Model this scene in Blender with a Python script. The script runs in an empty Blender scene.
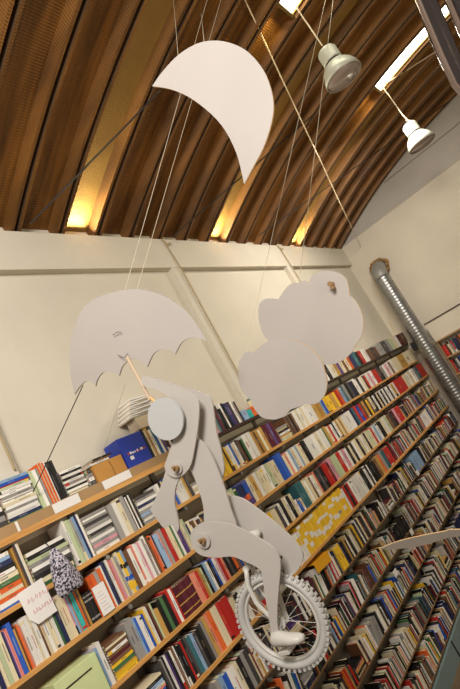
import bpy, bmesh, math, random
from mathutils import Vector, Matrix
random.seed(11)
sc = bpy.context.scene
COL = sc.collection

# ------------------------------------------------------------------ camera
EYE = 3.30                                   # the photographer stands high up, floor at z = 0
F = 501.09
RX = Vector((0.56492925, -0.13419082, 0.81422759))   # the room's X axis (along the book wall), in camera axes
RY = Vector((-0.67382621, 0.49472589, 0.54932689))   # Y: towards the book wall
RZ = Vector((-0.47605926, -0.85896458, 0.18877614))  # Z: up
cam_d = bpy.data.cameras.new('camera'); cam = bpy.data.objects.new('camera', cam_d); COL.objects.link(cam)
right = Vector((RX[0], RY[0], RZ[0])); down = Vector((RX[1], RY[1], RZ[1])); fwd = Vector((RX[2], RY[2], RZ[2]))
m3 = Matrix((right, -down, -fwd)).transposed()
cam.matrix_world = Matrix.Translation((0, 0, EYE)) @ m3.to_4x4()
cam_d.sensor_fit = 'VERTICAL'; cam_d.sensor_height = 36; cam_d.lens = 36 * F / 689
cam_d.clip_start = 0.05; cam_d.clip_end = 100
sc.camera = cam

# ------------------------------------------------------------------ world, lights, exposure
w = bpy.data.worlds.new('world'); sc.world = w; w.use_nodes = True
bg = w.node_tree.nodes['Background']; bg.inputs[0].default_value = (1.0, 0.92, 0.80, 1); bg.inputs[1].default_value = 0.13
def area(name, loc, target, size, power, col, spread=180):
    l = bpy.data.lights.new(name, 'AREA'); l.shape = 'RECTANGLE'; l.size = size[0]; l.size_y = size[1]
    l.energy = power; l.color = col; l.spread = math.radians(spread)
    o = bpy.data.objects.new(name, l); COL.objects.link(o); o.location = loc
    o.rotation_euler = (Vector(target) - Vector(loc)).to_track_quat('-Z', 'Y').to_euler(); return o
area('hall_light', (-1.2, -0.6, 6.1), (1.9, 3.4, 3.4), (1.8, 1.2), 250, (1.0, 0.94, 0.86))
area('far_hall_light', (7.0, 1.0, 6.4), (8.2, 2.2, 1.0), (1.2, 0.8), 100, (1.0, 0.93, 0.82))
area('roof_fill', (3.5, -1.0, 3.2), (5.0, 1.8, 7.0), (3.0, 2.0), 40, (1.0, 0.85, 0.56))  # added fill that brightens the vault from below
vs = sc.view_settings; vs.view_transform = 'Standard'; vs.look = 'None'; vs.gamma = 1; vs.use_curve_mapping = False
vs.exposure = 0.38

# ------------------------------------------------------------------ helpers
def ray(x, y):
    v = Vector((x - 230, y - 344.5, F)); return Vector((RX.dot(v), RY.dot(v), RZ.dot(v)))
def proj(P):
    p = Vector((P[0], P[1], P[2] - EYE)); v = Vector([RX[i]*p[0] + RY[i]*p[1] + RZ[i]*p[2] for i in range(3)])
    return 230 + F*v[0]/v[2], 344.5 + F*v[1]/v[2], v[2]
def at_y(x, y, Y): r = ray(x, y); r = r*(Y/r[1]); return Vector((r[0], r[1], r[2] + EYE))
def at_x(x, y, X): r = ray(x, y); r = r*(X/r[0]); return Vector((r[0], r[1], r[2] + EYE))
N9 = Vector((math.cos(math.radians(9)), math.sin(math.radians(9)), 0))
U9 = Vector((-math.sin(math.radians(9)), math.cos(math.radians(9)), 0))
def at_n(x, y, k): r = ray(x, y); r = r*(k/N9.dot(r)); return Vector((r[0], r[1], r[2] + EYE))
def at_d(x, y, d): r = ray(x, y).normalized()*d; return Vector((r[0], r[1], r[2] + EYE))
def row_x(px, Y, z):                         # where a shelf's front line meets an image column
    zz = z - EYE; t = (px - 230)/F
    a = RX[0] - t*RX[2]; b = (RY[0] - t*RY[2])*Y + (RZ[0] - t*RZ[2])*zz
    return -b/a
ROOF_YC, ROOF_R, ROOF_TOP = -1.2, 10.0, EYE + 3.90
def roof_z(y): return ROOF_TOP - ROOF_R + math.sqrt(ROOF_R**2 - (y - ROOF_YC)**2)
def at_roof(x, y, drop=0.0):
    r = ray(x, y); oy = -ROOF_YC; oz = EYE - (ROOF_TOP - ROOF_R)
    a = r[1]**2 + r[2]**2; b = 2*(r[1]*oy + r[2]*oz); c = oy*oy + oz*oz - ROOF_R**2
    t = (-b + math.sqrt(b*b - 4*a*c))/(2*a); p = r*t; return Vector((p[0], p[1], p[2] + EYE - drop))

def lin(c):
    return tuple((v/12.92 if v <= 0.04045 else ((v + 0.055)/1.055)**2.4) for v in [q/255 for q in c]) + (1,)

def mat(name, col, rough=0.6, metal=0.0, noise=0.0, nscale=5.0, bump=0.0, bscale=40.0, spec=0.5, col2=None, stretch=None):
    m = bpy.data.materials.new(name); m.use_nodes = True; nt = m.node_tree; b = nt.nodes['Principled BSDF']
    b.inputs['Base Color'].default_value = lin(col); b.inputs['Roughness'].default_value = rough
    b.inputs['Metallic'].default_value = metal; b.inputs['Specular IOR Level'].default_value = spec
    tc = nt.nodes.new('ShaderNodeTexCoord'); mp = nt.nodes.new('ShaderNodeMapping'); nt.links.new(tc.outputs['Object'], mp.inputs[0])
    if stretch: mp.inputs['Scale'].default_value = stretch
    if noise or col2:
        n = nt.nodes.new('ShaderNodeTexNoise'); n.inputs['Scale'].default_value = nscale; n.inputs['Detail'].default_value = 5
        nt.links.new(mp.outputs[0], n.inputs['Vector'])
        mx = nt.nodes.new('ShaderNodeMix'); mx.data_type = 'RGBA'
        c = lin(col); d = lin(col2) if col2 else tuple(v*(1 - noise) for v in c[:3]) + (1,)
        mx.inputs[6].default_value = c; mx.inputs[7].default_value = d
        cr = nt.nodes.new('ShaderNodeMapRange'); cr.inputs[1].default_value = 0.35; cr.inputs[2].default_value = 0.65
        nt.links.new(n.outputs[0], cr.inputs[0]); nt.links.new(cr.outputs[0], mx.inputs[0]); nt.links.new(mx.outputs[2], b.inputs['Base Color'])
    if bump:
        n2 = nt.nodes.new('ShaderNodeTexNoise'); n2.inputs['Scale'].default_value = bscale; nt.links.new(mp.outputs[0], n2.inputs['Vector'])
        bp = nt.nodes.new('ShaderNodeBump'); bp.inputs['Strength'].default_value = bump; bp.inputs['Distance'].default_value = 0.01
        nt.links.new(n2.outputs[0], bp.inputs['Height']); nt.links.new(bp.outputs[0], b.inputs['Normal'])
    return m
def emis(name, col, s):
    m = bpy.data.materials.new(name); m.use_nodes = True; b = m.node_tree.nodes['Principled BSDF']
    b.inputs['Base Color'].default_value = lin(col); b.inputs['Emission Color'].default_value = lin(col); b.inputs['Emission Strength'].default_value = s
    return m
PLASTER = mat('plaster', (214, 206, 190), 0.9, noise=0.07, nscale=1.6, bump=0.25, bscale=14)
PLASTER_END = mat('end_plaster', (216, 206, 188), 0.9, noise=0.10, nscale=1.2, bump=0.25, bscale=12)
GABLE = mat('gable_plaster', (190, 182, 172), 0.9, noise=0.08, nscale=1.4, bump=0.2, bscale=12)
BACKWALL = mat('shaded_back_plaster', (150, 138, 122), 0.9, noise=0.08, nscale=3)  # same wall plaster, shade behind the shelves put into a darker colour
FLOORM = mat('floor_concrete', (120, 98, 72), 0.5, noise=0.2, nscale=2)
TEAL = mat('teal_paint', (122, 140, 138), 0.5, noise=0.1, nscale=3)
WOOD = mat('shelf_pine', (222, 170, 98), 0.45, col2=(200, 142, 76), nscale=6, stretch=(0.6, 8, 8))
WOOD_LOW = mat('low_brown_board', (138, 104, 66), 0.6, noise=0.25, nscale=6)  # darker brown set for the lower shelf boards
WOOD_DARK = mat('dark_walnut', (62, 40, 30), 0.5, noise=0.2, nscale=5)
TAN = mat('tan_board', (176, 142, 100), 0.7, noise=0.1, nscale=4)
UPR = mat('grey_upright', (104, 98, 90), 0.5)
BOARD = mat('white_painted_board', (184, 178, 172), 0.55, noise=0.03, nscale=3)
BOARD_PINK = mat('pale_board', (178, 171, 166), 0.6, noise=0.04, nscale=3)
PLY = mat('ply_edge', (214, 176, 126), 0.6)
PEG = mat('wood_peg', (142, 110, 70), 0.6)
STEEL = mat('galvanised_steel', (168, 168, 166), 0.35, metal=0.85, noise=0.2, nscale=8)
CHROME = mat('dark_polished_steel', (150, 136, 134), 0.15, metal=1.0)
LAMPM = mat('lamp_housing', (196, 196, 182), 0.45, metal=0.2, noise=0.12, nscale=10)
LAMPIN = mat('lamp_reflector', (170, 152, 142), 0.35, metal=0.5)
BLACK = mat('black_plastic', (28, 26, 26), 0.5)
WHITEP = mat('white_gloss_paint', (200, 197, 190), 0.4)
TYRE = mat('white_painted_tyre', (190, 188, 184), 0.6, noise=0.06, nscale=12)
STRING = mat('pale_string', (200, 188, 165), 0.7)
STRINGD = mat('dark_wire', (40, 30, 22), 0.6)
CREAMSTR = mat('cream_cord', (226, 208, 176), 0.7)
FOAM = mat('expanding_foam', (176, 140, 82), 0.9, bump=1.0, bscale=60, col2=(120, 86, 48), nscale=25)
CARD = mat('cardboard', (196, 142, 70), 0.8, noise=0.1, nscale=6)
PAPER = mat('white_paper', (238, 234, 230), 0.8)
PAPERBG = mat('buff_paper', (206, 188, 158), 0.8)
INK = mat('red_ink', (210, 160, 160), 0.8)
REDM = mat('red_print', (176, 62, 58), 0.7)
BLUEF = mat('blue_folder', (38, 62, 168), 0.4, noise=0.05)
PGREEN = mat('pale_green_board', (206, 218, 160), 0.7, noise=0.06, nscale=12)
SKY = emis('daylight_pane', (255, 250, 225), 8.0)
def roof_mat():
    m = bpy.data.materials.new('varnished_roof_sheet'); m.use_nodes = True; nt = m.node_tree; b = nt.nodes['Principled BSDF']
    b.inputs['Roughness'].default_value = 0.42; b.inputs['Metallic'].default_value = 0.35
    tc = nt.nodes.new('ShaderNodeTexCoord'); mp = nt.nodes.new('ShaderNodeMapping'); mp.inputs['Scale'].default_value = (9, 0.5, 2)
    nt.links.new(tc.outputs['Object'], mp.inputs[0])
    n = nt.nodes.new('ShaderNodeTexNoise'); n.inputs['Scale'].default_value = 1.6; n.inputs['Detail'].default_value = 4
    nt.links.new(mp.outputs[0], n.inputs['Vector'])
    r = nt.nodes.new('ShaderNodeValToRGB'); e = r.color_ramp.elements
    e[0].position = 0.3; e[0].color = lin((88, 58, 28)); e[1].position = 0.72; e[1].color = lin((150, 102, 48))
    nt.links.new(n.outputs[0], r.inputs[0]); nt.links.new(r.outputs[0], b.inputs['Base Color'])
    wv = nt.nodes.new('ShaderNodeTexWave'); wv.bands_direction = 'Y'; wv.inputs['Scale'].default_value = 14.0
    nt.links.new(tc.outputs['Object'], wv.inputs['Vector'])
    bp = nt.nodes.new('ShaderNodeBump'); bp.inputs['Strength'].default_value = 0.5; bp.inputs['Distance'].default_value = 0.005
    nt.links.new(wv.outputs['Fac'], bp.inputs['Height']); nt.links.new(bp.outputs[0], b.inputs['Normal'])
    return m
ROOFM = roof_mat()
FIBRE = mat('yellowed_fibreglass', (134, 100, 48), 0.5, noise=0.15, nscale=3, bump=0.3, bscale=60)
GROOVE = mat('dark_groove', (74, 52, 30), 0.8)  # groove darkness put into the colour of recessed faces and rib sides
def book_mat():
    m = bpy.data.materials.new('printed_cover'); m.use_nodes = True; nt = m.node_tree; b = nt.nodes['Principled BSDF']
    a = nt.nodes.new('ShaderNodeAttribute'); a.attribute_name = 'Col'
    nt.links.new(a.outputs['Color'], b.inputs['Base Color']); b.inputs['Roughness'].default_value = 0.5
    return m
BOOKM = book_mat()

def tag(o, label=None, cat=None, group=None, kind=None):
    if label: o['label'] = label
    if cat: o['category'] = cat
    if group: o['group'] = group
    if kind: o['kind'] = kind
    return o
def empty(name, loc, label, cat, group=None):
    o = bpy.data.objects.new(name, None); COL.objects.link(o); o.location = loc; o.empty_display_size = 0.05
    return tag(o, label, cat, group)

class MB:
    """collects verts, faces, optional face colours; builds one mesh object"""
    def __init__(s): s.v = []; s.f = []; s.c = []; s.mi = []
    def add(s, vs, fs, col=None, mi=0):
        n = len(s.v); s.v += [tuple(v) for v in vs]
        for f in fs: s.f.append([i + n for i in f]); s.c.append(col); s.mi.append(mi)
    def box(s, a, b, col=None, mi=0, M=None):
        x0, y0, z0 = a; x1, y1, z1 = b
        vs = [Vector(p) for p in ((x0,y0,z0),(x1,y0,z0),(x1,y1,z0),(x0,y1,z0),(x0,y0,z1),(x1,y0,z1),(x1,y1,z1),(x0,y1,z1))]
        if M: vs = [M @ v for v in vs]
        s.add(vs, [(0,3,2,1),(4,5,6,7),(0,1,5,4),(1,2,6,5),(2,3,7,6),(3,0,4,7)], col, mi)
    def tube(s, pts, r, n=8, col=None, mi=0, caps=True):
        pts = [Vector(p) for p in pts]; rs = r if isinstance(r, (list, tuple)) else [r]*len(pts); rings = []
        up = None
        for i, p in enumerate(pts):
            t = (pts[min(i+1, len(pts)-1)] - pts[max(i-1, 0)]).normalized()
            if up is None:
                up = Vector((0,0,1)) if abs(t.z) < 0.9 else Vector((1,0,0))
            a = t.cross(up).normalized(); b = a.cross(t).normalized(); up = b
            rings.append([p + (a*math.cos(2*math.pi*k/n) + b*math.sin(2*math.pi*k/n))*rs[i] for k in range(n)])
        vs = [v for r_ in rings for v in r_]; fs = []
        for i in range(len(pts)-1):
            for k in range(n): fs.append((i*n+k, i*n+(k+1)%n, (i+1)*n+(k+1)%n, (i+1)*n+k))
        if caps: fs.append(tuple(range(n))[::-1]); fs.append(tuple((len(pts)-1)*n+k for k in range(n)))
        s.add(vs, fs, col, mi)
    def lathe(s, prof, M, n=28, mi=0):
        vs = []; fs = []
        for r, z in prof:
            for k in range(n):
                a = 2*math.pi*k/n; vs.append(M @ Vector((r*math.cos(a), r*math.sin(a), z)))
        for i in range(len(prof)-1):
            for k in range(n): fs.append((i*n+k, i*n+(k+1)%n, (i+1)*n+(k+1)%n, (i+1)*n+k))
        s.add(vs, fs, None, mi)
    def build(s, name, mats, parent=None, origin=None, smooth=False, loc=None):
        me = bpy.data.meshes.new(name)
        o0 = Vector(origin) if origin is not None else Vector((0,0,0))
        me.from_pydata([tuple(Vector(v) - o0) for v in s.v], [], s.f); 
        for m in (mats if isinstance(mats, (list, tuple)) else [mats]): me.materials.append(m)
        for p, mi in zip(me.polygons, s.mi): p.material_index = mi; p.use_smooth = smooth
        if any(c is not None for c in s.c):
            ca = me.color_attributes.new('Col', 'FLOAT_COLOR', 'CORNER'); buf = []
            for p, c in zip(me.polygons, s.c): buf += list(c or (1,1,1,1))*p.loop_total
            ca.data.foreach_set('color', buf)
        me.update()
        bm = bmesh.new(); bm.from_mesh(me); bmesh.ops.recalc_face_normals(bm, faces=bm.faces[:]); bm.to_mesh(me); bm.free()
        o = bpy.data.objects.new(name, me); COL.objects.link(o)
        if parent is not None:
            pw = Vector(); q = parent
            while q is not None: pw += q.location; q = q.parent
            o.parent = parent; o.location = o0 - pw
        else: o.location = o0
        return o
def structure(name, mb, m, origin=None): return tag(mb.build(name, m, origin=origin), kind='structure')
def bevel(o, wdt=0.004, seg=2):
    b = o.modifiers.new('bevel', 'BEVEL'); b.width = wdt; b.segments = seg; b.limit_method = 'ANGLE'; return o

# ------------------------------------------------------------------ the room
WALL_Y, END_X, SH_Y = 3.42, 10.63, 3.20      # plaster of the book wall, end wall, front line of the shelves
BEAM_Y = 3.34
X0 = -1.5
mb = MB(); mb.box((X0-1, -5.9, -0.1), (END_X, WALL_Y+0.2, 0)); structure('floor', mb, FLOORM)
mb = MB(); mb.box((X0, WALL_Y, EYE+0.15), (END_X, WALL_Y+0.2, EYE+2.80), mi=0); mb.box((X0, WALL_Y, 0), (END_X, WALL_Y+0.2, EYE+0.15), mi=1)
mb.box((X0, BEAM_Y, EYE+2.28), (END_X, WALL_Y+0.001, EYE+2.70), mi=0)
structure('wall_left', mb, [PLASTER, BACKWALL])
# end wall with an arched gable
mb = MB()
def gable(z0, z1fun, x, mi, ya=-5.8, yb=WALL_Y+0.2, n=48):
    for i in range(n):
        a = ya + (yb-ya)*i/n; b = ya + (yb-ya)*(i+1)/n
        za, zb = z1fun(a), z1fun(b)
        mb.add([(x,a,z0),(x,b,z0),(x,b,zb),(x,a,za),(x+0.2,a,z0),(x+0.2,b,z0),(x+0.2,b,zb),(x+0.2,a,za)],
               [(0,1,2,3),(7,6,5,4),(3,2,6,7),(0,4,5,1)], None, mi)
CZ = EYE + 2.74
gable(0, lambda y: CZ, END_X, 0)
gable(CZ, lambda y: max(CZ, roof_z(min(y, WALL_Y))+0.1), END_X+0.05, 1)
structure('wall_end', mb, [PLASTER_END, GABLE])
mb = MB(); mb.box((END_X-0.02, -5.8, CZ-0.015), (END_X, BEAM_Y, CZ+0.015)); structure('trim_1', mb, GABLE)
mb = MB(); mb.box((END_X-0.006+0.05, -5.8, EYE+3.3), (END_X+0.05, 1.9, EYE+3.315)); structure('trim_2', mb, mat('gable_joint', (120,112,104), 0.9))
# pilasters with a conduit down each
pil_x = [row_x(171, BEAM_Y, EYE+2.2), 0, 0]
PP = 2.93
PX0 = 4.66
for i in (-1, 0, 1, 2):
    x = PX0 + PP*i
    if x > END_X - 0.3: continue
    mb = MB(); mb.box((x, BEAM_Y+0.005, EYE+0.24), (x+0.16, WALL_Y+0.01, EYE+2.285)); structure('trim_%d' % (i+4), mb, PLASTER)
    c = MB(); xx = x + 0.13
    c.tube([(xx-0.02, BEAM_Y-0.012, EYE+2.62), (xx, BEAM_Y-0.02, EYE+2.3), (xx, BEAM_Y-0.012, EYE+0.62)], 0.009)
    c.tube([(xx-0.05, BEAM_Y-0.01, EYE+2.69), (xx-0.02, BEAM_Y-0.03, EYE+2.60), (xx+0.05, BEAM_Y-0.03, EYE+2.62)], 0.012)
    o = c.build('conduit', mat('conduit_paint_%d' % (i+2), (170, 150, 112), 0.6))
    tag(o, ['brown conduit down the pilaster at the far left edge, above the magazines', 'brown conduit down the pilaster right of the umbrella cutout',
            'brown conduit down the pilaster above the large cloud cutout', 'conduit near the far corner'][i+1], 'pipe')
# vaulted roof of deep troughed sheets
PITCH, TR = 0.486, 0.34
XR0 = 3.35 - PITCH*10
prof = []
k = 0
while XR0 + PITCH*k < END_X + 0.05:
    x = XR0 + PITCH*k
    prof += [(x, 0.0), (x+TR, 0.0), (x+TR+0.022, -0.11), (x+TR+0.052, -0.11), (x+TR+0.06, -0.05), (x+TR+0.086, -0.05), (x+TR+0.094, -0.11), (x+TR+0.124, -0.11)]
    k += 1
NA = 72
mb = MB(); vs = []
ya, yb = -5.85, WALL_Y+0.12
for j in range(NA+1):
    y = ya + (yb-ya)*j/NA
    ang = math.asin((y-ROOF_YC)/ROOF_R)
    for x, d in prof:
        rr = ROOF_R + d + 0.03
        vs.append((x, ROOF_YC + rr*math.sin(ang), ROOF_TOP-ROOF_R + rr*math.cos(ang)))
npf = len(prof); fs = []
for j in range(NA):
    for i in range(npf-1): fs.append((j*npf+i, j*npf+i+1, (j+1)*npf+i+1, (j+1)*npf+i))
mb.add(vs, fs)
for q in range(len(fs)):
    i = q % (npf-1); kk = i//8 - 10
    yq = ya + (yb-ya)*(q//(npf-1))/NA
    if i % 8 == 0 and kk in (0, 5, 10): mb.mi[q] = 1
    elif i % 8 in (4, 7) or i % 8 == 5: mb.mi[q] = 2
roof = structure('ceiling', mb, [ROOFM, FIBRE, GROOVE])
# dark lining strip where the roof meets the end wall
# skylight panes in two troughs
for q, kk in enumerate((9, 3)):
    x = 3.35 + PITCH*kk; g = MB(); fr = MB()
    for j in range(10):
        y0 = 0.74 - 1.5*j/10; y1 = 0.74 - 1.5*(j+1)/10
        z0, z1 = roof_z(y0)-0.03, roof_z(y1)-0.03
        g.add([(x,y0,z0),(x+TR,y0,z0),(x+TR,y1,z1),(x,y1,z1)], [(0,1,2,3)])
        for xa in (x+0.005, x+TR-0.02):
            fr.add([(xa,y0,z0-0.02),(xa+0.025,y0,z0-0.02),(xa+0.025,y1,z1-0.02),(xa,y1,z1-0.02),(xa,y0,z0+0.03),(xa+0.025,y0,z0+0.03),(xa+0.025,y1,z1+0.03),(xa,y1,z1+0.03)],
                   [(0,1,2,3),(4,5,6,7),(0,1,5,4),(1,2,6,5),(2,3,7,6),(3,0,4,7)])
    fr.box((x-0.03, 0.73, roof_z(0.74)-0.07), (x+TR+0.05, 0.76, roof_z(0.74)+0.01))
    wnd = structure('window_%d' % (q+1), g, SKY); 
    f = fr.build('window_frame', mat('skylight_frame_%d' % q, (120, 96, 40), 0.4, metal=0.5), parent=wnd)
    o = area('skylight_spill', (x+TR/2, 0.80, roof_z(0.8)-0.10), (x+TR/2, 2.2, roof_z(2.2)-0.01), (0.2, 0.1), 1.6, (1.0, 0.78, 0.30), 120)
# added lamps stand in for daylight glowing through the three fibreglass troughs
for kk in (0, 5, 10):
    x = 3.35 + PITCH*kk
    area('trough_glow_fill', (x+TR/2, 3.39, roof_z(3.39)-0.045), (x+TR/2, 2.0, roof_z(2.0)+0.02), (0.26, 0.05), 12.0, (1.0, 0.95, 0.66), 100)
# teal plinth under the bookshelves, with joints
mb = MB(); mb.box((1.5, SH_Y-0.01, 0), (END_X, SH_Y+0.06, 0.20), mi=0)
structure('baseboard_left', mb, TEAL)
for i in range(9):
    x = 3.2 + 0.85*i; mb = MB(); mb.box((x, SH_Y-0.014, 0.0), (x+0.03, SH_Y-0.008, 0.20)); structure('trim_%d' % (10+i), mb, BLACK)

# ------------------------------------------------------------------ wall shelving
SZ = [EYE+0.26, EYE-0.155, EYE-0.51, EYE-0.875, EYE-1.235, EYE-1.60, EYE-1.96, EYE-2.33, EYE-2.72, EYE-3.06]
XS = 0.9
SHN = ['tan lipped pine shelf board, topmost at left, carrying magazines and the blue document box', 'second pine shelf board from the top, the speckled pouch hanging before it',
       'third pine shelf board from the top, with the turquoise book at left', 'fourth pine shelf board from the top, carrying the pale green box', 'fifth pine shelf board from the top, with the yellow and white magazines',
       'sixth shelf board from the top, under the yellow envelope', 'seventh shelf board from the top, a brown one', 'eighth shelf board from the top, behind the wing cutout', 'ninth shelf board from the top, second from the bottom', 'lowest shelf board, just above the teal plinth']
UX = [2.13 + 0.85*i for i in range(11)]
for i, z in enumerate(SZ):
    b = MB()
    if i == 0:
        b.box((XS, SH_Y, z-0.025), (3.30, WALL_Y, z)); b.box((XS, SH_Y-0.012, z-0.085), (3.30, SH_Y, z-0.045), mi=0); b.box((XS, SH_Y-0.006, z-0.045), (3.30, SH_Y, z+0.025), mi=1)
        o = b.build('shelf_board', [WOOD, TAN], origin=(XS, SH_Y, z))
    else:
        th = 0.03 if i < 5 else 0.018
        b.box((XS, SH_Y + (0 if i < 5 else 0.012), z-th), (10.5 if i < 2 else END_X-0.02, WALL_Y-0.021, z)); o = b.build('shelf_board', WOOD if i < 5 else WOOD_LOW, origin=(XS, SH_Y, z)); bevel(o, 0.003)
    tag(o, SHN[i], 'shelf', 'wall shelf boards')
    if 0 < i < 6:
        for x in UX:
            b = MB(); b.box((x+0.01, SH_Y+0.03, z-0.058), (x+0.035, WALL_Y-0.022, z-0.031))
            b.tube([(x+0.022, SH_Y+0.035, z-0.053), (x+0.022, SH_Y+0.005, z-0.053)], 0.016, 12); b.build('bracket', STEEL, parent=o)
b = MB(); zt = EYE+0.235; b.box((3.78, SH_Y, zt-0.03), (10.5, WALL_Y-0.021, zt)); tag(b.build('shelf_board', WOOD_DARK, origin=(3.78, SH_Y, zt)), 'dark walnut shelf board, topmost in the right section, partly behind the clouds', 'shelf', 'wall shelf boards')
b = MB(); b.box((3.76, SH_Y+0.01, SZ[1]+0.001), (3.779, WALL_Y-0.021, zt+0.002)); tag(b.build('shelf_divider', WOOD_DARK), 'short dark walnut panel closing the left end of the right top shelf', 'panel')
for i, x in enumerate(UX):
    b = MB(); b.box((x, WALL_Y-0.02, 0.2), (x+0.05, WALL_Y-0.0005, (EYE+0.22 if x > 3.7 else SZ[0]-0.03)))
    tag(b.build('shelf_upright', UPR, origin=(x, WALL_Y, 0.2)), 'grey metal upright behind the shelves, %s from the left' % ['first','second','third','fourth','fifth','sixth','seventh','eighth','ninth','tenth','eleventh'][i], 'upright', 'grey shelf uprights')

# ------------------------------------------------------------------ books
PAL = {'W': ('white', (232, 228, 220)), 'C': ('cream', (222, 208, 174)), 'K': ('black', (26, 24, 26)), 'D': ('dark grey', (66, 62, 62)),
       'G': ('grey', (150, 146, 142)), 'N': ('navy', (34, 42, 84)), 'B': ('blue', (36, 84, 180)), 'L': ('pale blue', (142, 172, 204)),
       'T': ('teal', (52, 104, 112)), 'Q': ('turquoise', (50, 176, 172)), 'R': ('red', (190, 44, 38)), 'M': ('maroon', (86, 26, 40)),
       'O': ('orange', (222, 100, 40)), 'S': ('salmon', (224, 134, 110)), 'Y': ('yellow', (236, 190, 44)), 'H': ('ochre', (190, 146, 72)),
       'E': ('green', (62, 104, 60)), 'F': ('pale green', (190, 200, 160)), 'P': ('purple', (86, 62, 120)), 'I': ('pink', (216, 150, 164)), 'U': ('brown', (112, 76, 52))}
RLOW = 'K'*26 + 'D'*8 + 'M'*2 + 'W'*16 + 'C'*10
RND = 'W'*15 + 'C'*20 + 'K'*16 + 'D'*11 + 'G'*8 + 'N'*5 + 'B'*3 + 'L'*2 + 'T'*4 + 'R'*8 + 'M'*7 + 'O'*3 + 'S'*3 + 'Y'*3 + 'H'*6 + 'E'*4 + 'F'*3 + 'P'*2 + 'I'*1 + 'U'*7
PAGE = lin((226, 212, 182))
books = []        # dicts: kind, row, X-range, dims...
def jit(c, a=14):
    d = random.uniform(-a, a); return lin(tuple(min(250, max(8, v + d + random.uniform(-5, 5))) for v in c))
def book_geo(mb, mp, t, d, h, code, M, seed, bands=None, detail=True):
    rs = random.Random(seed); c0 = PAL[code][1]
    dd = rs.uniform(-12, 12); c = lin(tuple(min(250, max(8, v + dd)) for v in c0))
    u = min(0.0025, t*0.2)
    P = [(0,0),(t,0),(t,d),(t-u,d),(t-u,u*1.5),(u,u*1.5),(u,d),(0,d)]
    vs = [M @ Vector((x,y,0)) for x,y in P] + [M @ Vector((x,y,h)) for x,y in P]
    fs = [(i,(i+1)%8,8+(i+1)%8,8+i) for i in range(8)] + [(0,7,6,5),(0,5,4,1),(1,4,3,2),(8,13,14,15),(8,9,12,13),(9,10,11,12)]
    mb.add(vs, fs, c)
    pd = tuple(v*rs.uniform(0.8, 1.15) for v in PAGE[:3]) + (1,)
    mp.box((u, u*1.5, 0.003), (t-u, d-0.003, h-0.003), pd, 0, M)
    if not detail: return
    light = sum(c0) > 360
    ink = rs.choice([(60,50,50),(150,40,40),(40,50,100),(90,80,70)] if light else [(220,214,200),(220,180,90),(200,200,205)])
    if bands:
        for a, b, cc in bands: mb.box((0.0002, -0.0012, a*h), (t-0.0002, 0.0001, b*h), lin(PAL[cc][1]), 0, M)
    elif t > 0.010 and rs.random() < 0.6:
        ink = tuple(0.4*p_ + 0.6*q_ for p_, q_ in zip(ink, c0))
        a = rs.uniform(0.28, 0.5); b = a + rs.uniform(0.2, 0.4)
        mb.box((t*0.36, -0.0010, a*h), (t*0.62, 0.0001, min(b, 0.95)*h), lin(ink), 0, M)
        if rs.random() < 0.22:
            q = rs.choice([(0.03, 0.09), (0.88, 0.95), (0.0, 0.2)]); mb.box((0.0003, -0.0007, q[0]*h), (t-0.0003, 0.0001, q[1]*h), lin(PAL[rs.choice('WKRCDY')][1]), 0, M)

def put(row, x, t, h, d, code, yo=0.0, lean=0.0, z=None, bands=None, kind='book', lying=False, lenx=0.2):
    if row in (0, 'A'): d = min(d, 0.125)
    books.append(dict(row=row, x=x, t=t, h=h, d=d, code=code, yo=yo, lean=lean, z=z, bands=bands, kind=kind, lying=lying, seed=random.random()))
def run(row, z, xa, xb, h, codes, d=0.17, hv=0.012, yo=0.006, bands=None, kind='book', lean=0.0, wv=0.15):
    ws = [(1.0 if c.isupper() else 0.5)*random.uniform(1-wv, 1+wv) for c in codes]; s = (xb-xa)/sum(ws); x = xa
    for c, wd in zip(codes, ws):
        t = wd*s; hh = h + random.uniform(-hv, hv); dd = min(d + random.uniform(-0.015, 0.015), 0.20)
        bb = bands() if callable(bands) else bands
        put(row, x, t-0.0012, hh, dd, c.upper(), yo + random.uniform(0, 0.012), lean, z, bb, kind); x += t
def stack(row, z, xa, xb, h, codes, d=0.18, kind='book', yo=0.006):
    zz = z; n = len(codes)
    ws = [(1.0 if c.isupper() else 0.5)*random.uniform(0.8, 1.2) for c in codes]; s = h/sum(ws)
    for c, wd in zip(codes, ws):
        t = wd*s; j = random.uniform(0, 0.012)
        put(row, xa + j, t-0.0008, (xb-xa) - j - random.uniform(0, 0.014), d - random.uniform(0, 0.02), c.upper(), yo + random.uniform(0, 0.01), 0, zz, None, kind, True); zz += t
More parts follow.
